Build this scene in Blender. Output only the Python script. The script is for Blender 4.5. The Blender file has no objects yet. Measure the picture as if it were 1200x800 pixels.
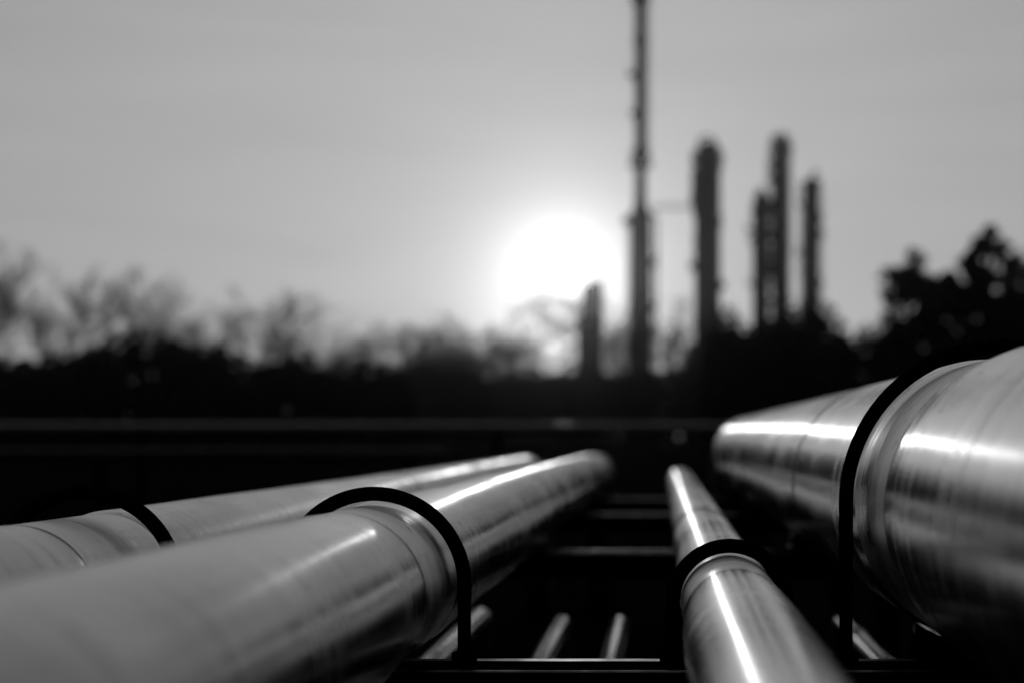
import bpy, math, random
from mathutils import Vector, Matrix, noise as mnoise

PI = math.pi
R = math.radians
scene = bpy.context.scene
COL = scene.collection
F = 1667.0                      # focal length expressed in photo pixels (50 mm on a 36 mm wide sensor)
VX, VY = 777.0, 513.0           # where the pipes vanish in the photo
D = 1.667                       # distance of the clamps = focus distance
GZ = -1.0                       # ground level (camera is 1 m above it)
BEAM_TOP = -0.265


def at(px, py, y):
    """real-world point at distance y seen at photo pixel (px, py)"""
    return Vector(((px - VX) / F * y, y, (VY - py) / F * y))


# ------------------------------------------------------------------ helpers
def tag(o, label=None, cat=None, group=None, kind=None):
    if label: o['label'] = label
    if cat: o['category'] = cat
    if group: o['group'] = group
    if kind: o['kind'] = kind
    return o


def empty(name, loc, label, cat, group=None):
    o = bpy.data.objects.new(name, None)
    o.location = loc
    o.empty_display_size = 0.2
    COL.objects.link(o)
    return tag(o, label, cat, group)


class MB:
    """collects geometry, links it as ONE mesh object"""
    def __init__(self):
        self.v = []; self.f = []; self.m = []; self.s = []

    def add(self, verts, faces, mi=0, smooth=False):
        b = len(self.v)
        self.v.extend([tuple(p) for p in verts])
        for f in faces:
            self.f.append(tuple(i + b for i in f)); self.m.append(mi); self.s.append(smooth)

    def box(self, lo, hi, mi=0):
        x0, y0, z0 = lo; x1, y1, z1 = hi
        self.add([(x0, y0, z0), (x1, y0, z0), (x1, y1, z0), (x0, y1, z0), (x0, y0, z1), (x1, y0, z1), (x1, y1, z1), (x0, y1, z1)],
                 [(0, 3, 2, 1), (4, 5, 6, 7), (0, 1, 5, 4), (1, 2, 6, 5), (2, 3, 7, 6), (3, 0, 4, 7)], mi)

    def sweep(self, pts, radii, n=12, cap=True, mi=0, smooth=True, up=None):
        """tube through pts with a radius per point"""
        pts = [Vector(p) for p in pts]
        rings = []
        ref = Vector(up) if up else None
        for i, p in enumerate(pts):
            t = (pts[min(i + 1, len(pts) - 1)] - pts[max(i - 1, 0)]).normalized()
            if ref is None:
                ref = Vector((1, 0, 0)) if abs(t.x) < 0.8 else Vector((0, 0, 1))
            a = (ref - t * ref.dot(t)).normalized()
            b = t.cross(a)
            ref = a
            rad = radii[i]
            if callable(rad):
                rings.append([p + (a * math.cos(2 * PI * k / n) + b * math.sin(2 * PI * k / n)) * rad(2 * PI * k / n) for k in range(n)])
            else:
                rings.append([p + (a * math.cos(2 * PI * k / n) + b * math.sin(2 * PI * k / n)) * rad for k in range(n)])
        verts = [q for r in rings for q in r]
        faces = []
        for i in range(len(rings) - 1):
            for k in range(n):
                k2 = (k + 1) % n
                faces.append((i * n + k, i * n + k2, (i + 1) * n + k2, (i + 1) * n + k))
        self.add(verts, faces, mi, smooth)
        if cap:
            m = len(rings) - 1
            self.add(rings[0], [tuple(reversed(range(n)))], mi)
            self.add(rings[m], [tuple(range(n))], mi)

    def lathe_z(self, prof, n=24, c=(0, 0, 0), mi=0, smooth=True):
        """prof = [(radius, z)] turned round a vertical axis"""
        self.sweep([(c[0], c[1], c[2] + z) for r, z in prof], [r for r, z in prof], n, True, mi, smooth, up=(1, 0, 0))

    def bar(self, a, b, r, n=6, mi=0):
        self.sweep([a, b], [r, r], n, True, mi, n > 6)

    def build(self, name, mats, parent=None):
        me = bpy.data.meshes.new(name)
        me.from_pydata(self.v, [], self.f)
        mats = mats if isinstance(mats, (list, tuple)) else [mats]
        for m in mats: me.materials.append(m)
        me.polygons.foreach_set('material_index', self.m)
        me.polygons.foreach_set('use_smooth', self.s)
        me.update()
        o = bpy.data.objects.new(name, me)
        COL.objects.link(o)
        if parent is not None: o.parent = parent
        return o


# ------------------------------------------------------------------ materials
def new_mat(name):
    m = bpy.data.materials.new(name); m.use_nodes = True
    nt = m.node_tree
    return m, nt, nt.nodes['Principled BSDF']


def grey(v): return (v, v, v, 1)


def mat_plain(name, v, rough=0.8, spec=0.1, metal=0.0, scale=8.0, var=0.25, bump=0.0, bscale=60):
    m, nt, b = new_mat(name)
    tc = nt.nodes.new('ShaderNodeTexCoord')
    nz = nt.nodes.new('ShaderNodeTexNoise'); nz.inputs['Scale'].default_value = scale; nz.inputs['Detail'].default_value = 6
    nt.links.new(tc.outputs['Object'], nz.inputs['Vector'])
    mr = nt.nodes.new('ShaderNodeMapRange')
    mr.inputs['From Min'].default_value = 0.3; mr.inputs['From Max'].default_value = 0.7
    mr.inputs['To Min'].default_value = v * (1 - var); mr.inputs['To Max'].default_value = v * (1 + var)
    nt.links.new(nz.outputs['Fac'], mr.inputs['Value'])
    nt.links.new(mr.outputs['Result'], b.inputs['Base Color'])
    b.inputs['Roughness'].default_value = rough
    b.inputs['Specular IOR Level'].default_value = spec
    b.inputs['Metallic'].default_value = metal
    if bump:
        n2 = nt.nodes.new('ShaderNodeTexNoise'); n2.inputs['Scale'].default_value = bscale; n2.inputs['Detail'].default_value = 5
        nt.links.new(tc.outputs['Object'], n2.inputs['Vector'])
        bp = nt.nodes.new('ShaderNodeBump'); bp.inputs['Strength'].default_value = bump; bp.inputs['Distance'].default_value = 0.01
        nt.links.new(n2.outputs['Fac'], bp.inputs['Height'])
        nt.links.new(bp.outputs['Normal'], b.inputs['Normal'])
    return m


def mat_pipe(name, base, rough, brush=0.12, seed=0.0):
    """dull rolled aluminium sheet: brushed round the pipe, weathered in rings and blotches"""
    m, nt, b = new_mat(name)
    L = nt.links.new
    tc = nt.nodes.new('ShaderNodeTexCoord')

    def nz(scl, scale, detail=4.0, loc=(0, 0, 0), rot=(0, 0, 0)):
        mp = nt.nodes.new('ShaderNodeMapping')
        mp.inputs['Scale'].default_value = scl
        mp.inputs['Location'].default_value = (loc[0] + seed, loc[1] + seed * 1.7, loc[2])
        mp.inputs['Rotation'].default_value = rot
        L(tc.outputs['Object'], mp.inputs['Vector'])
        n = nt.nodes.new('ShaderNodeTexNoise'); n.inputs['Scale'].default_value = scale; n.inputs['Detail'].default_value = detail
        L(mp.outputs['Vector'], n.inputs['Vector'])
        return n.outputs['Fac']

    def rng(sock, a, c, f0=0.3, f1=0.7):
        mr = nt.nodes.new('ShaderNodeMapRange')
        mr.inputs['From Min'].default_value = f0; mr.inputs['From Max'].default_value = f1
        mr.inputs['To Min'].default_value = a; mr.inputs['To Max'].default_value = c
        L(sock, mr.inputs['Value']); return mr.outputs['Result']

    def mul(a, c, op='MULTIPLY'):
        k = nt.nodes.new('ShaderNodeMath'); k.operation = op
        L(a, k.inputs[0])
        if isinstance(c, (int, float)): k.inputs[1].default_value = c
        else: L(c, k.inputs[1])
        return k.outputs[0]
    tilt = (R(1.6), 0, R(2.2))                              # the scratches are never exactly square to the pipe
    rings = nz((2.0, 46, 2.0), 1.0, 6, rot=tilt)             # broad rings left by rolling and handling
    fine = nz((5, 700, 5), 1.0, 3, rot=tilt)                 # fine brushing
    blot = nz((6, 4, 6), 1.0, 6, (3, 1, 2))                  # weathering
    spots = nz((38, 38, 38), 1.0, 2, (7, 3, 1))              # sparse small stains
    col = mul(mul(rng(rings, 0.66, 1.24), rng(blot, 0.56, 1.28)), base)
    smear = nz((11, 1.6, 11), 1.0, 5, (2, 8, 4))
    col = mul(col, rng(smear, 1.0, 0.66, 0.54, 0.68))
    col = mul(col, rng(spots, 1.0, 0.45, 0.66, 0.74))
    L(col, b.inputs['Base Color'])
    rg = mul(rng(rings, 0.80, 1.25), rng(blot, 0.70, 1.35))
    L(mul(rg, rough), b.inputs['Roughness'])
    b.inputs['Metallic'].default_value = 1.0
    h = mul(mul(fine, 0.35), mul(rings, 1.0), 'ADD')
    bp = nt.nodes.new('ShaderNodeBump'); bp.inputs['Strength'].default_value = brush; bp.inputs['Distance'].default_value = 0.002
    L(h, bp.inputs['Height']); L(bp.outputs['Normal'], b.inputs['Normal'])
    return m


M = {}
M['clad_a'] = mat_pipe('aluminium_cladding_a', 0.35, 0.25, 0.22, 0.0)
M['clad_b'] = mat_pipe('aluminium_cladding_b', 0.35, 0.22, 0.16, 4.3)
M['clad_c'] = mat_pipe('aluminium_cladding_c', 0.56, 0.21, 0.10, 9.1)
M['clad_d'] = mat_pipe('aluminium_cladding_d', 0.57, 0.21, 0.12, 14.7)
M['band'] = mat_pipe('bare_machined_steel', 0.50, 0.32, 0.09, 2.2)
M['small'] = mat_pipe('small_line_steel', 0.88, 0.20, 0.10, 6.0)
M['seam'] = mat_plain('lap_sealant', 0.03, 0.7, 0.2)
M['black'] = mat_plain('black_coated_steel', 0.006, 0.75, 0.0, bump=0.15, bscale=300)
M['worn'] = mat_plain('worn_bare_edge', 0.38, 0.32, 0.5, metal=1.0, scale=35, var=0.7)  # bright metal standing in for the highlights along the flange edges
M['bolt'] = mat_plain('zinc_bolt', 0.6, 0.3, 0.5, metal=1.0)
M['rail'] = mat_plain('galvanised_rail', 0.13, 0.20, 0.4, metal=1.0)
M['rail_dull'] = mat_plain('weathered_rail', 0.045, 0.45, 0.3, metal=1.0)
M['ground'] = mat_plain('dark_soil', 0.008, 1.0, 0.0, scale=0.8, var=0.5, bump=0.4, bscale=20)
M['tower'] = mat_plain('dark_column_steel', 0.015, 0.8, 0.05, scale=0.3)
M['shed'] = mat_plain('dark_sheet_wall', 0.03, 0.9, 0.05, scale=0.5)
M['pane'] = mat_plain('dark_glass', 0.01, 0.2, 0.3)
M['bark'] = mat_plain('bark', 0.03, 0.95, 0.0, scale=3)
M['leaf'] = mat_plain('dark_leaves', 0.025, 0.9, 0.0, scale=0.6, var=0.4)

# ------------------------------------------------------------------ ground
g = MB()
xs = [-4000, -1200, -300, -90, -30, -10, -4, -1.5, 0, 1.5, 4, 10, 30, 90, 300, 1200, 4000]
ys = [-800, -100, -20, -5, 0, 3, 6, 9, 13, 20, 30, 50, 90, 160, 300, 800, 2500, 6000]
vs = [(x, y, GZ + (mnoise.noise(Vector((x * .21, y * .17, 0))) * .06 if abs(x) < 40 and y < 60 else 0)) for y in ys for x in xs]
nx = len(xs)
g.add(vs, [(j * nx + i, j * nx + i + 1, (j + 1) * nx + i + 1, (j + 1) * nx + i) for j in range(len(ys) - 1) for i in range(nx - 1)], 0, True)
tag(g.build('ground', M['ground']), kind='structure')

# ------------------------------------------------------------------ the big pipes
BEND_Y = 6.40
FRAMES = [D, 3.34, 4.98, 6.25]


def pipe_path(c, r, bend_y=BEND_Y, ang=52, y0=-2.6, near=None, zend=GZ - 0.12, br=None):
    """horizontal run, then a long bend that dips into the ground. returns [(point, run)]"""
    br = br or (3.2 * r + 0.05)
    pts = []
    y = y0
    stops = set()
    while y < bend_y:
        stops.add(round(y, 4)); y += 0.05
    if near:
        for k in near: stops.add(round(k, 4))
    for y in sorted(stops): pts.append((Vector((c[0], y, c[1])), y))
    n = 16
    for i in range(n + 1):
        a = R(ang) * i / n
        pts.append((Vector((c[0], bend_y + br * math.sin(a), c[1] - br * (1 - math.cos(a)))), bend_y + br * a))
    e = pts[-1][0]; d = Vector((0, math.cos(R(ang)), -math.sin(R(ang))))
    L = (e.z - zend) / math.sin(R(ang))
    for i in range(1, 7):
        pts.append((e + d * L * i / 6, pts[-1][1] + L / 6))
    return pts


def big_pipe(c, r, label, mat, seams, seed, dent, bend_y=BEND_Y):
    root = empty('metal_pipe', (c[0], 0, c[1]), label, 'pipe', 'clad metal pipes running along the rack')
    o = (0, 0)
    S0, S1 = 1.36, 1.50          # rolled shoulder before the bare band
    B1 = 1.72
    dr = 0.026 * r

    def dents(a, run):
        w = mnoise.noise(Vector((math.cos(a) * 1.1 + seed, run * 2.4, math.sin(a) * 1.1)))
        w2 = mnoise.noise(Vector((math.cos(a) * 2.2 + seed, run * 7.0, math.sin(a) * 2.2 + 5)))
        return dent * (w + 0.25 * w2)

    def rad_at(run):
        if run <= S0: return r
        if run < S1:
            t = (run - S0) / (S1 - S0); t = t * t * (3 - 2 * t)
            return r - dr * t
        if run < B1: return r - dr - 0.004
        if run < B1 + 0.02: return r - dr * (1 - (run - B1) / 0.02)
        return r

    near = [S0 + (S1 - S0) * i / 8 for i in range(9)] + [B1, B1 + .01, B1 + .02]
    pts = pipe_path(o, r, near=near, bend_y=bend_y)
    ptl, rl = [], []
    for p, run in pts:
        ptl.append(p)
        r0 = rad_at(run)

        def f(a, run=run, r0=r0):
            return r0 + dents(a, run)
        rl.append(f)
    mb = MB(); mb.sweep(ptl, rl, 96, True, up=(1, 0, 0))
    mb.build('pipe_body', mat, root)
    # bare band the clamp closes on: turned, with fine grooves
    mb = MB(); bp, br_ = [], []
    y = S1 - .012; i = 0
    while y < B1 + .002:
        bp.append((0, y, 0)); br_.append(r - dr - 0.0003 - (0.0004 if i % 11 == 5 else 0) - 0.00015 * random.Random(i + int(seed * 9)).random())
        y += 0.006; i += 1
    mb.sweep(bp, br_, 96, True, up=(1, 0, 0))
    mb.build('clamp_band', M['band'], root)
    for s in seams:
        near_lap = s < 1.5
        w = 0.0012 if near_lap else 0.004

        def ring(y, off): return lambda t: r + dents(t, y) + off
        lip = 0.0003 if near_lap else 0.0011
        sb = MB()
        sb.sweep([(0, s - w, 0), (0, s - w * .4, 0), (0, s + w * .4, 0), (0, s + w, 0)],
                 [ring(s - w, -.0006), ring(s - w * .4, lip), ring(s + w * .4, lip), ring(s + w, -.0006)], 96, False, up=(1, 0, 0))
        sb.build('lap_seam', M['band'] if near_lap else M['seam'], root)
    return root


def c_at(px, py): return ((px - VX) / 1000.0, (VY - py) / 1000.0)


PIPES = [
    (c_at(100, 690), 0.089, 'leftmost long dull metal pipe, partly hidden behind the wide pipe with the arched black clamp', M['clad_a'], (0.72, 3.55, 5.30), 1.0, .0009, 7.0),
    (c_at(438, 683), 0.095, 'wide brushed metal pipe crossing the lower left foreground under an arched black clamp', M['clad_b'], (3.27, 4.95), 5.0, .0014, 7.0),
    (c_at(854, 705), 0.0575, 'narrowest of the four big pipes, bright metal, running from bottom centre right', M['clad_c'], (2.7, 4.6), 9.0, .0003),
    (c_at(1175, 589), 0.172, 'thickest shiny metal pipe with dark ring seams at the right edge', M['clad_d'], (1.11, 2.47, 4.79), 13.0, .0008),
]
CLAMPS = [  # centre, outer radius, label
    (c_at(100, 684), 0.115, 'black clamp hoop over the leftmost pipe, half hidden behind the next pipe'),
    (c_at(438, 684), 0.1145, 'black arched clamp hoop over the wide left foreground pipe, its right leg in full view'),
    (c_at(855, 706), 0.0755, 'smallest black clamp hoop, round the narrow centre pipe'),
    (c_at(1175, 589), 0.192, 'largest black clamp hoop, round the thick pipe at the right'),
]
for p in PIPES: big_pipe(*p)


def u_bolt(c, ro, label):
    t = 0.0168
    rm = ro - t / 2
    root = empty('u_bolt', (c[0], D, BEAM_TOP), label, 'pipe clamp', 'black U shaped clamps on the front beam')
    z0 = c[1] - BEAM_TOP
    pts = []
    zlow = -0.045
    n = 40
    for i in range(n + 1):
        a = PI * i / n
        pts.append((-rm * math.cos(a), 0, z0 + rm * math.sin(a)))
    left, right, lr, rr = [], [], [], []
    # threaded lower ends of both legs
    z = zlow; k = 0
    while z < min(0.075, z0 - .01):
        left.append((-rm, 0, z)); lr.append(t / 2 - (0.0011 if k % 2 else 0)); z += 0.0017; k += 1
    left.append((-rm, 0, z + .002)); lr.append(t / 2)
    right = [(-p[0], 0, p[2]) for p in reversed(left)]
    rr = list(reversed(lr))
    mb = MB()
    mb.sweep(left + pts + right, lr + [t / 2] * len(pts) + rr, 20, True, up=(0, 1, 0))
    mb.build('hoop', M['black'], root)
    for s in (-1, 1):
        nb = MB()
        nb.lathe_z([(0.0135, 0.0), (0.0150, 0.0012), (0.0150, 0.0108), (0.0135, 0.012)], 6, (s * rm, 0, 0.0025), smooth=False)
        nut = nb.build('nut', M['black'], root)
        wb = MB(); wb.lathe_z([(0.017, 0.0), (0.017, 0.0025)], 24, (s * rm, 0, 0), smooth=False)
        wb.build('washer', M['black'], nut)
    return root


for c in CLAMPS: u_bolt(*c)


# ------------------------------------------------------------------ rack frames (beam + posts + lower tie)
def rack_frame(y, label):
    root = empty('pipe_rack_frame', (0, y, GZ), label, 'pipe support', 'black steel frames carrying the pipes')
    h = BEAM_TOP - GZ
    x0, x1, w, t = -1.45, 0.82, 0.043, 0.009
    mb = MB()
    e = 0.0022
    # top flange with rounded edges, bright metal strips painted in as edge highlights
    prof = [(-w, h - t), (-w, h - e), (-w + e * .3, h - e * .3), (-w + e, h), (w - .017, h), (w - e, h + .0004), (w - e * .3, h - e * .3), (w, h - e), (w, h - t)]
    nseg = 60
    V = []
    for i in range(nseg + 1):
        x = x0 + (x1 - x0) * i / nseg
        V += [(x, p[0], p[1] + 0.0004 * mnoise.noise(Vector((x * 9, p[0] * 30, y)))) for p in prof]
    np_ = len(prof)
    for i in range(nseg):
        for k in range(np_):
            k2 = (k + 1) % np_
            mb_mi = 1 if k in (1, 2, 4, 5, 6) else 0
            mb.add([V[i * np_ + k], V[i * np_ + k2], V[(i + 1) * np_ + k2], V[(i + 1) * np_ + k]], [(0, 1, 2, 3)], mb_mi)
    mb.add(V[:np_], [tuple(range(np_))]); mb.add(V[-np_:], [tuple(reversed(range(np_)))])
    mb.build('flange', [M['black'], M['worn']], root)
    wb = MB(); wb.box((x0, -.006, h - t - .055), (x1, .006, h - t - .0005)); wb.build('web', M['black'], root)
    for x in (x0 + .04, x1 - .04):
        pb = MB()
        pb.box((x - .04, -.0395, 0.012), (x + .04, -.0315, h - t - .057)); pb.box((x - .04, .0315, 0.012), (x + .04, .0395, h - t - .057))
        pb.box((x - .004, -.0313, 0.012), (x + .004, .0313, h - t - .057))
        post = pb.build('post', M['black'], root)
        fb = MB(); fb.box((x - .09, -.09, -.15), (x + .09, .09, 0.0115)); fb.build('base_plate', M['black'], post)
    # saddles under the two pipes that sit above the beam
    for (c, r) in ((PIPES[2][0], PIPES[2][1]), (PIPES[3][0], PIPES[3][1])):
        gap = c[1] - r - BEAM_TOP
        sb = MB(); n = 14; half = R(34)
        fr = []
        for i in range(n + 1):
            a = -half + 2 * half * i / n
            fr.append((c[0] + (r + .0015) * math.sin(a), (c[1] - GZ) - (r + .0015) * math.cos(a)))
        pol = fr + [(fr[-1][0], h + .001), (fr[0][0], h + .001)]
        ya, yb = -.03, .03
        n2 = len(pol)
        sb.add([(p[0], ya, p[1]) for p in pol] + [(p[0], yb, p[1]) for p in pol],
               [tuple(range(n2)), tuple(reversed(range(n2, 2 * n2)))] + [(i, i + n2, (i + 1) % n2 + n2, (i + 1) % n2) for i in range(n2)])
        sb.build('saddle', M['black'], root)
    return root


flabels = ['front black steel beam with bright worn edges, carrying the four black clamp hoops',
           'second black steel beam, thin bright line across the dark gap between the pipes',
           'third black steel beam, faint blurred line between the pipes further back',
           'farthest black steel beam, close under the ends of the pipes']
for y, l in zip(FRAMES, flabels): rack_frame(y, l)

# bolt seen shining below the thick pipe, on the second beam
bx, by = (930 - VX) / 1000 * 2, 3.335
bo = empty('anchor_bolt', (bx, by, BEAM_TOP), 'small shiny bolt standing on the second beam below the thick right pipe', 'bolt')
mb = MB(); mb.lathe_z([(.008, 0.0), (.008, .034), (.006, .040), (.002, .042)], 16); mb.build('shank', M['bolt'], bo)
mb = MB(); mb.lathe_z([(.013, .002), (.015, .004), (.015, .014), (.013, .016)], 6, smooth=False); mb.build('nut', M['bolt'], bo)

# ------------------------------------------------------------------ thin lines on the lower level
LOW_Z = -0.45
LOW = [(-0.456, 0.027, 3.55, 'thin steel pipe below the rack, showing left of the clamp leg at bottom centre'),
       (-0.243, 0.024, 3.42, 'thin steel pipe below the rack, left of the two short slanting gleams in the middle'),
       (-0.104, 0.024, 3.42, 'thin steel pipe below the rack, gleam nearest to the narrow pipe clamp'),
       (0.432, 0.024, 3.42, 'thin steel pipe below the rack, right of the thick pipe clamp leg'),
       (0.600, 0.017, 3.30, 'thin steel pipe below the rack farthest right, only its end gleaming')]
for x, r, yb, l in LOW:
    root = empty('thin_pipe', (x, 0, LOW_Z), l, 'pipe', 'thin pipes on the lower level')
    pts = pipe_path((0, 0), r, bend_y=yb, ang=60, y0=0.4, zend=GZ - .1 - LOW_Z, br=0.09)
    mb = MB(); mb.sweep([p for p, s in pts], [r] * len(pts), 24, True, up=(1, 0, 0)); mb.build('pipe_body', M['small'], root)
    for s in ((2.75, 3.16) if x > .2 else ()):
        cb = MB(); cb.sweep([(0, s - .016, 0), (0, s - .014, 0), (0, s + .014, 0), (0, s + .016, 0)], [r + .0005, r + .003, r + .003, r + .0005], 24, True, up=(1, 0, 0))
        cb.build('coupling', M['small'], root)
# the ties they lie on
for y, l in ((1.2, 'low black cross tie under the thin pipes near the front beam'), (3.0, 'low black cross tie under the thin pipes near their bent ends')):
    root = empty('cross_tie', (0, y, GZ), l, 'pipe support', 'low ties under the thin pipes')
    mb = MB(); mb.box((-.85, -.03, LOW_Z - GZ - .10), (.78, .03, LOW_Z - GZ - .0275)); mb.build('tie_bar', M['black'], root)
    for x in (-.8, .73):
        mb = MB(); mb.box((x - .03, -.028, -.1), (x + .03, .028, LOW_Z - GZ - .102)); mb.build('post', M['black'], root)

# ------------------------------------------------------------------ transverse pipe runs beyond the pipe ends
def cross_run(y, py, r, label, x0, x1, posts, mat):
    z = (VY - py) / F * y
    root = empty('transverse_pipe', (0, y, GZ), label, 'pipe', 'pipes crossing behind the pipe ends')
    mb = MB(); n = 80
    mb.sweep([(x0 + (x1 - x0) * i / n, 0, z - GZ + .004 * mnoise.noise(Vector((i * .4, y, 0)))) for i in range(n + 1)], [r] * (n + 1), 24, True, up=(0, 1, 0))
    mb.build('pipe_body', mat, root)
    for x in posts:
        mb = MB(); mb.box((x - .03, -.03, -.1), (x + .03, .03, z - GZ - r)); mb.build('post', M['black'], root)


cross_run(12.0, 502, 0.046, 'upper grey pipe crossing the whole view behind the pipe ends, gleaming below the sun', -8, 5, (-7.4, -4.4, -1.4, 1.6, 4.6), M['rail'])
cross_run(10.6, 531, 0.035, 'lower dim pipe crossing at left behind the pipe ends', -7.2, -1.6, (-6.6, -4.2, -1.9), M['rail_dull'])

# ------------------------------------------------------------------ refinery skyline
TY = 250.0
PX = TY / F     # metres per photo pixel at that distance


def tower_root(px, label, name='process_column', cat='tower', group='refinery columns on the skyline'):
    p = at(px, VY, TY)
    return empty(name, (p.x, TY, GZ), label, cat, group)


def hz(py): return (VY - py) * PX - GZ       # height above ground of a pixel row


def platform(root, z, r, rail=True, arc=(0, 2 * PI)):
    mb = MB(); mb.lathe_z([(r, 0), (r, .18)], 20, (0, 0, z), smooth=False)
    if rail:
        n = 10
        for i in range(n):
            a = 2 * PI * i / n
            mb.bar((r * math.cos(a) * .96, r * math.sin(a) * .96, z), (r * math.cos(a) * .96, r * math.sin(a) * .96, z + 1.2), .1, 4)
        for h in (.6, 1.2):
            mb.sweep([(r * .96 * math.cos(2 * PI * i / 20), r * .96 * math.sin(2 * PI * i / 20), z + h) for i in range(21)], [.1] * 21, 4, False, up=(0, 0, 1))
    mb.build('platform', M['tower'], root)


def ladder(root, x, y, z0, z1):
    mb = MB()
    for s in (-.3, .3): mb.bar((x + s, y, z0), (x + s, y, z1), .07, 4)
    z = z0
    while z < z1:
        mb.bar((x - .3, y, z), (x + .3, y, z), .05, 4); z += .8
    mb.build('ladder', M['tower'], root)


def riser(root, x, y, z0, z1, r):
    mb = MB(); mb.sweep([(x, y, z0), (x, y, z1 - .8), (x * .8, y * .8, z1 - .2), (x * .3, y * .3, z1)], [r] * 4, 10, True, up=(0, 1, 0)); mb.build('riser_pipe', M['tower'], root)


def ragged(root, z0, z1, r, n, seed):
    """small landings, brackets and instrument boxes bolted to the shell"""
    rnd = random.Random(seed)
    for i in range(n):
        z = z0 + (z1 - z0) * (i + rnd.random()) / n
        sx = rnd.choice((-1, 1)); w = .5 + rnd.random() * .8; h = .25 + rnd.random() * 1.3
        mb = MB(); mb.box((sx * (r + w / 2) - w / 2, -.5, z), (sx * (r + w / 2) + w / 2, .4, z + h)); mb.build('landing', M['tower'], root)
        if rnd.random() < .6:
            mb = MB(); mb.bar((sx * (r + w), -.4, z + h), (sx * (r + w), -.4, z + h + 1.3), .09, 4); mb.build('handrail', M['tower'], root)


# tall flare stack
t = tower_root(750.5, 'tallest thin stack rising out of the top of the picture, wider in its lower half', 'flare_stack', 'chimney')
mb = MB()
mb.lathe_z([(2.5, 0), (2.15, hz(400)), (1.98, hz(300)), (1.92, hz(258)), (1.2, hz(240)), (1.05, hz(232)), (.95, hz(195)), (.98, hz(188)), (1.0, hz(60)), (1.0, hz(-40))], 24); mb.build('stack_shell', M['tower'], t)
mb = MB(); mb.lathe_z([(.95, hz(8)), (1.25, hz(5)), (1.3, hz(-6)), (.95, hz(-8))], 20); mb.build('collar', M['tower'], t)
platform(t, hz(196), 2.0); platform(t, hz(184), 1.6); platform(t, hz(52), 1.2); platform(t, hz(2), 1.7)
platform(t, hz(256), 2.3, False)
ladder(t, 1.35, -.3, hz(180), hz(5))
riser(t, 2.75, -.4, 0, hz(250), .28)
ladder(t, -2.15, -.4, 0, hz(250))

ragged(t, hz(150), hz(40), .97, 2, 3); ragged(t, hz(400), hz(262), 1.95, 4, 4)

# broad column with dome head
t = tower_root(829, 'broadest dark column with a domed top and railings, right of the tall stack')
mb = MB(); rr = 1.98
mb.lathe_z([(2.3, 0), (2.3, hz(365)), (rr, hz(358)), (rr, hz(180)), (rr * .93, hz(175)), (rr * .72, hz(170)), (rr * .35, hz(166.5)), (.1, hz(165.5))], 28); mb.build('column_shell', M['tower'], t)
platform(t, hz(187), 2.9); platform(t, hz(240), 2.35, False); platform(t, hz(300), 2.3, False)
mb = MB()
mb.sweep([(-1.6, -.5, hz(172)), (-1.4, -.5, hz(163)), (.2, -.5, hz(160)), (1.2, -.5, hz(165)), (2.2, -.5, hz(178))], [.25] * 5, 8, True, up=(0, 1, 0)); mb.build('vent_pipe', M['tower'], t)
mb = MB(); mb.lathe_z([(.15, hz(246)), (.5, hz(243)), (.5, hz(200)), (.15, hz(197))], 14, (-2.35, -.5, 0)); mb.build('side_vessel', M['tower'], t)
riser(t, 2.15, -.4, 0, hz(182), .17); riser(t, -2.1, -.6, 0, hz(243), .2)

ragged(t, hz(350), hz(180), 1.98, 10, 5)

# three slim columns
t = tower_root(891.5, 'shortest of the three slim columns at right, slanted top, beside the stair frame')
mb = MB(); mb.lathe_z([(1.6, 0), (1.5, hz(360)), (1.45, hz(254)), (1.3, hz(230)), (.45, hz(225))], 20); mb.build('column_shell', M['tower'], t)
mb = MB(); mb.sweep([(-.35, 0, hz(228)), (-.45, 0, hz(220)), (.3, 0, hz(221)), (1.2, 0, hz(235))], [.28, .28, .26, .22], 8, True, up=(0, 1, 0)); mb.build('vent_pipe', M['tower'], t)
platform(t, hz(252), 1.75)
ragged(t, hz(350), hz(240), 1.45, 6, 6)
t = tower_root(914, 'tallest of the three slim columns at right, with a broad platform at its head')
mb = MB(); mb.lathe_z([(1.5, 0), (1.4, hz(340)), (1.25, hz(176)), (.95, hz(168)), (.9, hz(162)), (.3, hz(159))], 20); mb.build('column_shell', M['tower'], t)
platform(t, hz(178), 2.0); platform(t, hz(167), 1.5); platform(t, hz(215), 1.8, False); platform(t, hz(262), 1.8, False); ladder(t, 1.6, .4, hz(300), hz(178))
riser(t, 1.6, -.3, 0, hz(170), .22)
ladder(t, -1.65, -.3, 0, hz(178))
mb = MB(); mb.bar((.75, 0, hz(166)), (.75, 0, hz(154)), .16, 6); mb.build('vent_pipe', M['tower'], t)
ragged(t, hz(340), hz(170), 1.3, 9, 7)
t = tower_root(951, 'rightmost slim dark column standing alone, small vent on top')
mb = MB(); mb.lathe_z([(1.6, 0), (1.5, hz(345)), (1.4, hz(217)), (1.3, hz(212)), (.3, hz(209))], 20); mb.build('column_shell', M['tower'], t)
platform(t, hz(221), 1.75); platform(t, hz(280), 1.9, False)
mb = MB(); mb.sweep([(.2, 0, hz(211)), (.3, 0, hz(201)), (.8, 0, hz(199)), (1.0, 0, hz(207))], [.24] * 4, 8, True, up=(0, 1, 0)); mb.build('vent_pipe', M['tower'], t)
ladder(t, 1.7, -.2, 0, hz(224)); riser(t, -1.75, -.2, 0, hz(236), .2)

ragged(t, hz(340), hz(222), 1.45, 7, 8)

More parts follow.
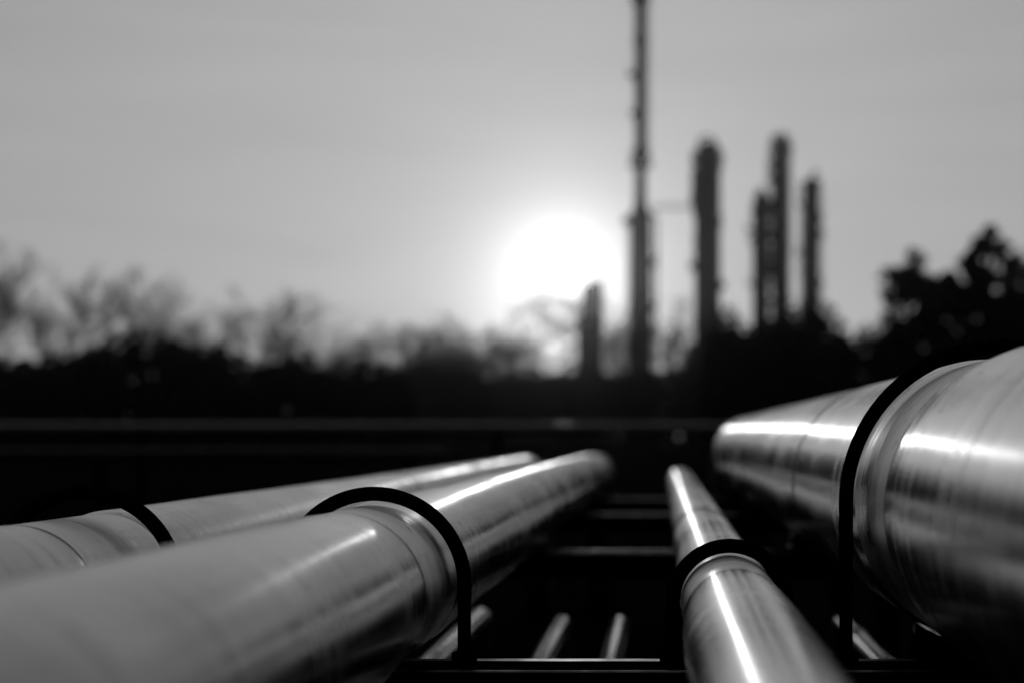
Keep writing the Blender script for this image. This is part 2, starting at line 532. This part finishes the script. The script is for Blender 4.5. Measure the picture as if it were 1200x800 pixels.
# short stack in front of the sun
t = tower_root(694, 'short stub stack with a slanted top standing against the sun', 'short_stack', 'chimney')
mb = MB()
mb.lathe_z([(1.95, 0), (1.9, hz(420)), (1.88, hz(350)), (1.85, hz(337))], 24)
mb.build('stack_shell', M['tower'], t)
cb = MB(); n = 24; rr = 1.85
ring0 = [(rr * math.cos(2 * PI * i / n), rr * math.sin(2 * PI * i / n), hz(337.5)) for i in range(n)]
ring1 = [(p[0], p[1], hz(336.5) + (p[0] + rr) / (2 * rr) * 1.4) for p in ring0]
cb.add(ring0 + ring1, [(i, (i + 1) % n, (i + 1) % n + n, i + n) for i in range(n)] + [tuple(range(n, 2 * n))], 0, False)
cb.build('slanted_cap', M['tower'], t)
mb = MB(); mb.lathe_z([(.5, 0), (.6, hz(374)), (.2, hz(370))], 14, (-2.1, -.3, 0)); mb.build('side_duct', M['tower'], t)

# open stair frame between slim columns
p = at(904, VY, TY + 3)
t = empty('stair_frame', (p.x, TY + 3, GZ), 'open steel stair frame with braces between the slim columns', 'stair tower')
wx, wy = 1.5, 1.5
for sx in (-1, 1):
    for sy in (-1, 1):
        mb = MB(); mb.bar((sx * wx, sy * wy, 0), (sx * wx, sy * wy, hz(250)), .16, 4); mb.build('post', M['tower'], t)
z = 3.0; k = 0
while z < hz(252):
    mb = MB(); mb.box((-wx, -wy, z), (wx, wy, z + .12)); mb.build('landing', M['tower'], t)
    mb = MB(); s = 1 if k % 2 else -1
    mb.bar((-wx * s, -wy, z), (wx * s, -wy, z + 3.6), .32, 4); mb.build('brace', M['tower'], t)
    mb = MB(); mb.bar((wx * s, wy, z), (-wx * s, wy, z + 3.6), .14, 4); mb.build('brace', M['tower'], t)
    z += 4.1; k += 1

# slim bridge pipe between stack and broad column
pa, pb = at(767, 243, TY), at(816, 243, TY)
t = empty('pipe_bridge', (pa.x, TY, pa.z), 'thin level pipe bridge joining the tall stack to the broad column', 'pipe bridge')
mb = MB(); mb.bar((-.5, 0, 0), (pb.x - pa.x, 0, 0), .13, 10); mb.build('bridge_pipe', M['tower'], t)
mb = MB(); mb.bar((-.5, 0, .7), (pb.x - pa.x, 0, .7), .06, 6); mb.bar((-.5, 0, -.4), (pb.x - pa.x, 0, -.4), .06, 6); mb.build('handrail', M['tower'], t)


def plant_building(px0, px1, pyt, y, label, roofbits):
    a, b = at(px0, pyt, y), at(px1, pyt, y)
    root = empty('plant_building', ((a.x + b.x) / 2, y, GZ), label, 'building', 'low plant buildings under the columns')
    w = (b.x - a.x) / 2; h = a.z - GZ; dp = 8
    mb = MB(); mb.box((-w, 0, 0), (w, dp, h - .4)); mb.build('wall', M['shed'], root)
    mb = MB(); mb.box((-w - .3, -.3, h - .398), (w + .3, dp + .3, h)); rf = mb.build('roof', M['shed'], root)
    for (fx, ww, hh) in roofbits:
        mb = MB(); mb.box((fx * w - ww, 2, h + .002), (fx * w + ww, 2 + 2 * ww, h + hh)); mb.build('roof_vent', M['shed'], rf)
    mb = MB(); mb.box((-1, -.06, 0), (1, -.003, 2.6)); mb.build('door', M['tower'], root)
    n = max(2, int(w / 3))
    for i in range(n):
        x = -w + (2 * w) * (i + .5) / n
        if abs(x) < 2: continue
        fb = MB(); fb.box((x - .9, -.07, h * .55), (x + .9, -.003, h * .55 + 1.4)); fr = fb.build('window', M['tower'], root)
        gb = MB(); gb.box((x - .78, -.09, h * .55 + .12), (x + .78, -.072, h * .55 + 1.28)); gb.build('pane', M['pane'], fr)


plant_building(806, 884, 402, TY + 14, 'low dark plant building at the foot of the broad column', [(-.5, .8, 1.4), (.4, .6, 2.0)])
plant_building(880, 968, 392, TY + 16, 'dark plant building at the foot of the three slim columns', [(-.2, .7, 1.2), (.6, .9, .9)])
plant_building(966, 1004, 404, TY + 10, 'small dark plant building right of the slim columns', [(.1, .7, 2.4)])


# ------------------------------------------------------------------ vegetation
def bare_tree_mesh(h, seed, spread=0.5, upright=0.35, trunk_r=None, levels=5, density=1.0, twig=.0008):
    rnd = random.Random(seed)
    tr, tw = MB(), MB()
    trunk_r = trunk_r or h * .009

    def seg(mb, pts, rads, n):
        mb.sweep(pts, rads, n, False, smooth=False)

    def grow(p, d, L, r, lev):
        n = 4 if lev < 2 else 3
        pts, rads = [p.copy()], [r]
        q = p.copy(); dd = d.copy()
        for i in range(n):
            dd = (dd + Vector((rnd.gauss(0, .10), rnd.gauss(0, .10), rnd.gauss(0, .05) + upright * .12))).normalized()
            q = q + dd * L / n
            pts.append(q.copy()); rads.append(max(r * (1 - .62 * (i + 1) / n), h * twig))
        seg(tr if lev == 0 else tw, pts, rads, 7 if lev == 0 else (5 if lev == 1 else 3))
        if lev >= levels: return
        kids = [6, 5, 5, 4, 3, 3][lev]
        kids = max(2, int(kids * density + rnd.random() * .8))
        for k in range(kids):
            t = (.38 if lev == 0 else .2) + (.62 if lev == 0 else .8) * (k + rnd.random()) / kids
            t = min(t, .999)
            i = min(int(t * n), n - 1); u = t * n - i
            b = pts[i].lerp(pts[i + 1], u)
            axis = (pts[i + 1] - pts[i]).normalized()
            az = rnd.random() * 2 * PI
            side = axis.orthogonal().normalized()
            side.rotate(Matrix.Rotation(az, 3, axis))
            nd = (axis * (1 - spread * .5) + side * spread * (0.7 + .6 * rnd.random()) + Vector((0, 0, upright * .5))).normalized()
            grow(b, nd, L * (.42 + .25 * rnd.random()) * (1.12 if lev == 0 else 1), max(rads[i] * .50, h * twig), lev + 1)
    grow(Vector((0, 0, -.3)), Vector((0, 0, 1)), h * .62, trunk_r, 0)
    return tr, tw


def bare_tree(px, pyt, y, seed, label, wide=1.0, **kw):
    p = at(px, pyt, y); h = p.z - GZ
    root = empty('bare_tree', (p.x, y, GZ), label, 'tree', 'bare trees beyond the hedge')
    tr, tw = bare_tree_mesh(h, seed, **kw)
    zmax = max(v[2] for v in tw.v); s = h / zmax
    for mb in (tr, tw): mb.v = [(a * s * (1 + (wide - 1) * min(1, max(0, c * s / h * 2.5))), b * s, c * s) for a, b, c in mb.v]
    tr.build('trunk', M['bark'], root); tw.build('crown', M['bark'], root)


BARE = [
    (16, 268, 120, 11, 'tall pale bare tree at the left edge of the picture', dict(spread=.5, upright=.7, density=1.0, wide=1.7)),
    (64, 306, 125, 12, 'thin bare tree second from the left edge, narrow upright crown', dict(spread=.34, upright=.8, density=0.9, wide=1.3)),
    (108, 295, 120, 13, 'bare tree with upright twigs rising behind the highest black bush', dict(spread=.5, upright=.7, density=1.0, wide=1.9)),
    (176, 300, 118, 14, 'feathery bare tree standing right behind the top of the highest black bush', dict(spread=.5, upright=.7, density=1.0, wide=1.9)),
    (222, 348, 125, 15, 'low faint bare tree at the right shoulder of the highest black bush', dict(spread=.45, upright=.5, density=0.95, wide=1.8)),
    (290, 350, 125, 16, 'small bare tree at the lowest dip of the left skyline', dict(spread=.4, upright=.6, density=0.95, wide=1.8)),
    (338, 328, 112, 17, 'bare tree with rounded crown at left centre, right of the skyline dip', dict(spread=.55, upright=.45, density=1.0, wide=2.0)),
    (384, 344, 95, 18, 'darker bushy bare tree at left centre with crossing limbs', dict(spread=.65, upright=.2, density=1.1, wide=1.9)),
    (432, 356, 100, 19, 'bare tree at left centre with a flat dark crown', dict(spread=.65, upright=.2, density=1.1, wide=1.9)),
    (480, 366, 140, 20, 'small bare tree midway between left centre and the sun', dict(spread=.5, upright=.4, density=1.15, wide=1.9)),
    (526, 372, 140, 21, 'low bare tree just left of the big tree by the sun', dict(spread=.5, upright=.4, density=1.15, wide=1.8)),
    (556, 362, 145, 22, 'leaning bare tree whose crown joins the big round tree left of the sun', dict(spread=.75, upright=.12, trunk_r=.13, density=1.1, twig=.0011, wide=1.3)),
    (602, 322, 140, 23, 'big round bare tree directly below left of the sun', dict(spread=.8, upright=.1, trunk_r=.16, density=1.25, twig=.0012, wide=1.5)),
    (664, 410, 155, 24, 'low bare tree right under the sun', dict(spread=.5, upright=.4, density=1.0, wide=1.2)),
    (722, 348, 165, 25, 'bare tree between the short stub stack and the tall stack', dict(spread=.6, upright=.4, density=1.15, twig=0.0013, wide=0.9)),
    (787, 340, 165, 26, 'bare tree between the tall stack and the broad column', dict(spread=.6, upright=.4, density=1.15, twig=0.0013, wide=1.1)),
]
for px, py, y, sd, lb, kw in BARE: bare_tree(px, py, y, sd, lb, **kw)


def leaf_cloud(mb, lobes, n, size, rnd):
    wt = [a[1][0] * a[1][1] * a[1][2] for a in lobes]; tot = sum(wt)
    for (c, e), w in zip(lobes, wt):
        for i in range(int(n * w / tot)):
            d = Vector((rnd.gauss(0, 1), rnd.gauss(0, 1), rnd.gauss(0, 1))).normalized() * (rnd.random() ** .42)
            p = Vector((c[0] + d.x * e[0], c[1] + d.y * e[1], c[2] + d.z * e[2]))
            if p.z < 0.02: p.z = 0.02 + rnd.random() * .3
            a = Vector((rnd.gauss(0, 1), rnd.gauss(0, 1), rnd.gauss(0, 1))).normalized()
            b = a.orthogonal().normalized(); cc = a.cross(b)
            s = size * (.6 + .8 * rnd.random())
            mb.add([p + b * s, p + cc * s * .55, p - b * s, p - cc * s * .55], [(0, 1, 2, 3)])


def bush(px0, px1, pyt, y, seed, label, n=5200, size=.2, nl=11, depth=2.0):
    rnd = random.Random(seed)
    a, b = at(px0, pyt, y), at(px1, pyt, y)
    w = (b.x - a.x) / 2; h = a.z - GZ
    root = empty('bush', ((a.x + b.x) / 2, y, GZ), label, 'bush', 'black bushes along the horizon')
    lobes = [((0, 0, h * .42), (w * 1.0, depth, h * .46)), ((0, 0, h * .25), (w * 1.2, depth, h * .34)), ((-w * .6, 0, h * .45), (w * .5, depth, h * .4)), ((w * .6, 0, h * .45), (w * .5, depth, h * .4))]
    for i in range(nl):
        u = -1 + 2 * (i + .5) / nl + rnd.gauss(0, .05)
        top = h * (1 - .22 * abs(u) ** 3) * (.86 + .14 * rnd.random())
        e = h * (.14 + .14 * rnd.random())
        lobes.append(((u * w * .9, rnd.gauss(0, depth * .35), top - e), (w * (.16 + .13 * rnd.random()), depth * .6, e)))
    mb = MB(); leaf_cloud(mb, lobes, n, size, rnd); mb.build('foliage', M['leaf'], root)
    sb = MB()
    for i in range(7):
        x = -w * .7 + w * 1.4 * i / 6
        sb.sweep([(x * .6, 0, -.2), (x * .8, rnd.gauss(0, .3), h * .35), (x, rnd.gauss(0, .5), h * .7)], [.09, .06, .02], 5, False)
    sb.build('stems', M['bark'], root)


BUSH = [
    (-70, 66, 400, 60, 'black bush at the left edge under the tall pale bare tree', 4200),
    (40, 118, 399, 62, 'small black bush between the left edge bush and the highest black bush', 3600),
    (82, 262, 376, 60, 'highest and widest black bush at the left', 7600),
    (205, 318, 397, 63, 'black bush sloping down on the right side of the highest left bush', 4400),
    (290, 392, 404, 60, 'low black bush under the rounded bare tree at left centre', 4200),
    (360, 480, 408, 63, 'low black bush under the dark flat crowned bare tree', 3600),
    (440, 572, 413, 130, 'low grey bush left of the big round bare tree', 5000),
    (530, 668, 423, 150, 'low grey bush at the foot of the big round bare tree', 5000),
    (630, 758, 423, 160, 'low bush below the short stub stack', 5000),
    (720, 840, 416, 150, 'low bush between the feet of the two tallest towers', 3600),
    (822, 906, 354, 66, 'dark bush hiding the foot of the broad column', 4600),
    (880, 995, 338, 64, 'dark bush hiding the feet of the slim columns', 5200),
    (958, 1066, 369, 60, 'low black bush just left of the leafy trees at right', 4200),
    (1020, 1130, 354, 56, 'black bush at the foot of the open leafy tree at right', 5200),
    (1110, 1290, 338, 56, 'broad black bush at the right edge, below the tallest leafy tree', 7600),
]
for i, (a, b, py, y, lb, n) in enumerate(BUSH): bush(a, b, py, y, 100 + i, lb, int(n * (1.5 if y > 100 else 1)), .2 if y < 100 else .36)


def leafy_tree(px, pyt, y, wpx, seed, label, clumps, n, pybase, cone=0.0):
    """crown of separate leaf clumps on limbs, with gaps between"""
    rnd = random.Random(seed)
    p = at(px, pyt, y); h = p.z - GZ; w = wpx / 2 / F * y; zb = at(px, pybase, y).z - GZ
    root = empty('leafy_tree', (p.x, y, GZ), label, 'tree', 'leafy trees at the right edge')
    lobes = []; tr = MB()
    tr.sweep([(0, 0, -.3), (.05, 0, zb * .6), (-.08, .1, zb), (.05, 0, h * .8)], [.24, .18, .14, .05], 8, False)
    for i in range(clumps):
        u = rnd.random()
        zz = zb + (h - zb) * (u ** .9)
        ww = w * math.sqrt(max(0.05, 1 - ((zz - zb) / (h - zb) - .35) ** 2 * 1.9))
        if cone: tt = (zz - zb) / (h - zb); ww = w * max(.04, 1 - cone * tt)
        c = (rnd.uniform(-1, 1) * ww * .9, rnd.gauss(0, w * .5), zz - .25)
        e = .22 + .30 * rnd.random()
        if cone: e = (.16 + .34 * rnd.random()) * (1 - .5 * tt)
        lobes.append((c, (e * 1.2, e, e * .85)))
        b = Vector((0, 0, max(zb * .7, zz - 1.3 - abs(c[0]) * .5)))
        tr.sweep([b, b.lerp(Vector(c), .5) + Vector((0, 0, -.12)), c], [.06, .035, .012], 5, False)
    lobes.append(((0, 0, h - .25), (.16, .16, .3)))
    lf = MB(); leaf_cloud(lf, lobes, n, .11, rnd)
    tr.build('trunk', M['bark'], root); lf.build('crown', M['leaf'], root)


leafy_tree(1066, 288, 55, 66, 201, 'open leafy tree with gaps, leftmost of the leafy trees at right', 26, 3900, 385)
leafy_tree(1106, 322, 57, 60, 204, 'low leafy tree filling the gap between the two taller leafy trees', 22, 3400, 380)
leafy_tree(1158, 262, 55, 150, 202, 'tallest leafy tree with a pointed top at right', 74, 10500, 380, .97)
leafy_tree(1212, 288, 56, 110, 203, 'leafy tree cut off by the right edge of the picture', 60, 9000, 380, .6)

# ------------------------------------------------------------------ haze
HAZE = 0.00042
hb = MB(); hb.box((-420, -60, GZ - 1.5), (420, 420, 110))
hm = bpy.data.materials.new('thin_evening_haze'); hm.use_nodes = True
nt = hm.node_tree
for n in list(nt.nodes):
    if n.type != 'OUTPUT_MATERIAL': nt.nodes.remove(n)
pv = nt.nodes.new('ShaderNodeVolumePrincipled')
pv.inputs['Color'].default_value = grey(.9); pv.inputs['Density'].default_value = HAZE; pv.inputs['Anisotropy'].default_value = 0.972
nt.links.new(pv.outputs['Volume'], [n for n in nt.nodes if n.type == 'OUTPUT_MATERIAL'][0].inputs['Volume'])
tag(hb.build('haze', hm), kind='stuff')

# ------------------------------------------------------------------ sun and sky
SUN = Vector(((660 - VX) / F, 1.0, (VY - 322) / F)).normalized()
elev = math.asin(SUN.z); azim = math.atan2(SUN.x, SUN.y)
sl = bpy.data.lights.new('sun', 'SUN'); sl.energy = 0.16; sl.angle = R(.53); sl.color = (1, 1, 1)
so = bpy.data.objects.new('sun', sl); COL.objects.link(so)
so.rotation_euler = (-SUN).to_track_quat('-Z', 'Y').to_euler(); so.location = SUN * 50

w = bpy.data.worlds.new('World'); scene.world = w; w.use_nodes = True
nt = w.node_tree; L = nt.links.new
bg = nt.nodes['Background']
sky = nt.nodes.new('ShaderNodeTexSky'); sky.sky_type = 'NISHITA'; sky.sun_disc = False
sky.sun_elevation = elev; sky.sun_rotation = azim
sky.air_density = 1.0; sky.dust_density = 2.5; sky.ozone_density = 1.0; sky.altitude = 0
bw = nt.nodes.new('ShaderNodeRGBToBW'); L(sky.outputs['Color'], bw.inputs['Color'])


def wmath(op, a, b=None):
    k = nt.nodes.new('ShaderNodeMath'); k.operation = op
    for i, q in enumerate((a, b)):
        if q is None: continue
        if isinstance(q, (int, float)): k.inputs[i].default_value = q
        else: L(q, k.inputs[i])
    return k.outputs[0]


# thin high veil of cloud: evens out the clear-sky gradient, and spreads a glow round the sun
SKY_POW, SKY_GAIN = 0.12, 16.5
veil = wmath('MULTIPLY', wmath('POWER', bw.outputs['Val'], SKY_POW), SKY_GAIN)
tcw = nt.nodes.new('ShaderNodeTexCoord')
dot = nt.nodes.new('ShaderNodeVectorMath'); dot.operation = 'DOT_PRODUCT'
L(tcw.outputs['Generated'], dot.inputs[0]); dot.inputs[1].default_value = SUN
ang = wmath('ARCCOSINE', wmath('MAXIMUM', wmath('MINIMUM', dot.outputs['Value'], 1.0), -1.0))
fall = nt.nodes.new('ShaderNodeMapRange'); fall.interpolation_type = 'SMOOTHSTEP'      # the sky away from the low sun is darker
fall.inputs['From Min'].default_value = R(19); fall.inputs['From Max'].default_value = R(64)
fall.inputs['To Min'].default_value = 1.0; fall.inputs['To Max'].default_value = 0.15
L(ang, fall.inputs['Value'])
veil = wmath('MULTIPLY', veil, fall.outputs['Result'])
mpw = nt.nodes.new('ShaderNodeMapping'); mpw.inputs['Scale'].default_value = (3.0, 3.0, 22.0); mpw.inputs['Rotation'].default_value = (R(4), R(7), 0)
L(tcw.outputs['Generated'], mpw.inputs['Vector'])
wn = nt.nodes.new('ShaderNodeTexNoise'); wn.inputs['Scale'].default_value = 1.6; wn.inputs['Detail'].default_value = 5; wn.inputs['Roughness'].default_value = .55
wn.inputs['Distortion'].default_value = 0.6
L(mpw.outputs['Vector'], wn.inputs['Vector'])
wr = nt.nodes.new('ShaderNodeMapRange'); wr.inputs['From Min'].default_value = .3; wr.inputs['From Max'].default_value = .7
wr.inputs['To Min'].default_value = .96; wr.inputs['To Max'].default_value = 1.055
L(wn.outputs['Fac'], wr.inputs['Value'])
veil = wmath('MULTIPLY', veil, wr.outputs['Result'])
wide = wmath('MULTIPLY', wmath('EXPONENT', wmath('MULTIPLY', ang, -1.0 / R(11.0))), 12.0)
core = wmath('MULTIPLY', wmath('EXPONENT', wmath('MULTIPLY', ang, -1.0 / R(1.75))), 64.0)
dot2 = nt.nodes.new('ShaderNodeVectorMath'); dot2.operation = 'DOT_PRODUCT'      # the glow sags towards the hazy horizon
L(tcw.outputs['Generated'], dot2.inputs[0]); dot2.inputs[1].default_value = Vector(((648 - VX) / F, 1.0, (VY - 395) / F)).normalized()
ang2 = wmath('ARCCOSINE', wmath('MAXIMUM', wmath('MINIMUM', dot2.outputs['Value'], 1.0), -1.0))
core2 = wmath('MULTIPLY', wmath('EXPONENT', wmath('MULTIPLY', ang2, -1.0 / R(1.8))), 36.0)
core = wmath('ADD', core, core2)
L(wmath('ADD', wmath('ADD', veil, wide), core), bg.inputs['Color'])
bg.inputs['Strength'].default_value = 0.10

# ------------------------------------------------------------------ camera
cd = bpy.data.cameras.new('camera'); cam = bpy.data.objects.new('camera', cd); COL.objects.link(cam)
cam.location = (0, 0, 0); cam.rotation_euler = (R(90), 0, 0)
cd.lens = 50; cd.sensor_width = 36; cd.sensor_fit = 'HORIZONTAL'
cd.shift_x = (600 - VX) / 1200; cd.shift_y = (VY - 400) / 1200
cd.clip_start = 0.02; cd.clip_end = 12000
cd.dof.use_dof = True; cd.dof.focus_distance = D; cd.dof.aperture_fstop = 2.6; cd.dof.aperture_blades = 0
scene.camera = cam

scene.render.engine = 'CYCLES'
cy = scene.cycles
cy.use_denoising = True
cy.max_bounces = 6; cy.diffuse_bounces = 2; cy.glossy_bounces = 4; cy.transmission_bounces = 2; cy.volume_bounces = 0; cy.transparent_max_bounces = 4
cy.caustics_reflective = False; cy.caustics_refractive = False
cy.sample_clamp_indirect = 6
vs_ = scene.view_settings
vs_.view_transform = 'Standard'; vs_.look = 'None'; vs_.gamma = 1; vs_.exposure = -2.6; vs_.use_curve_mapping = False
scene.render.film_transparent = False
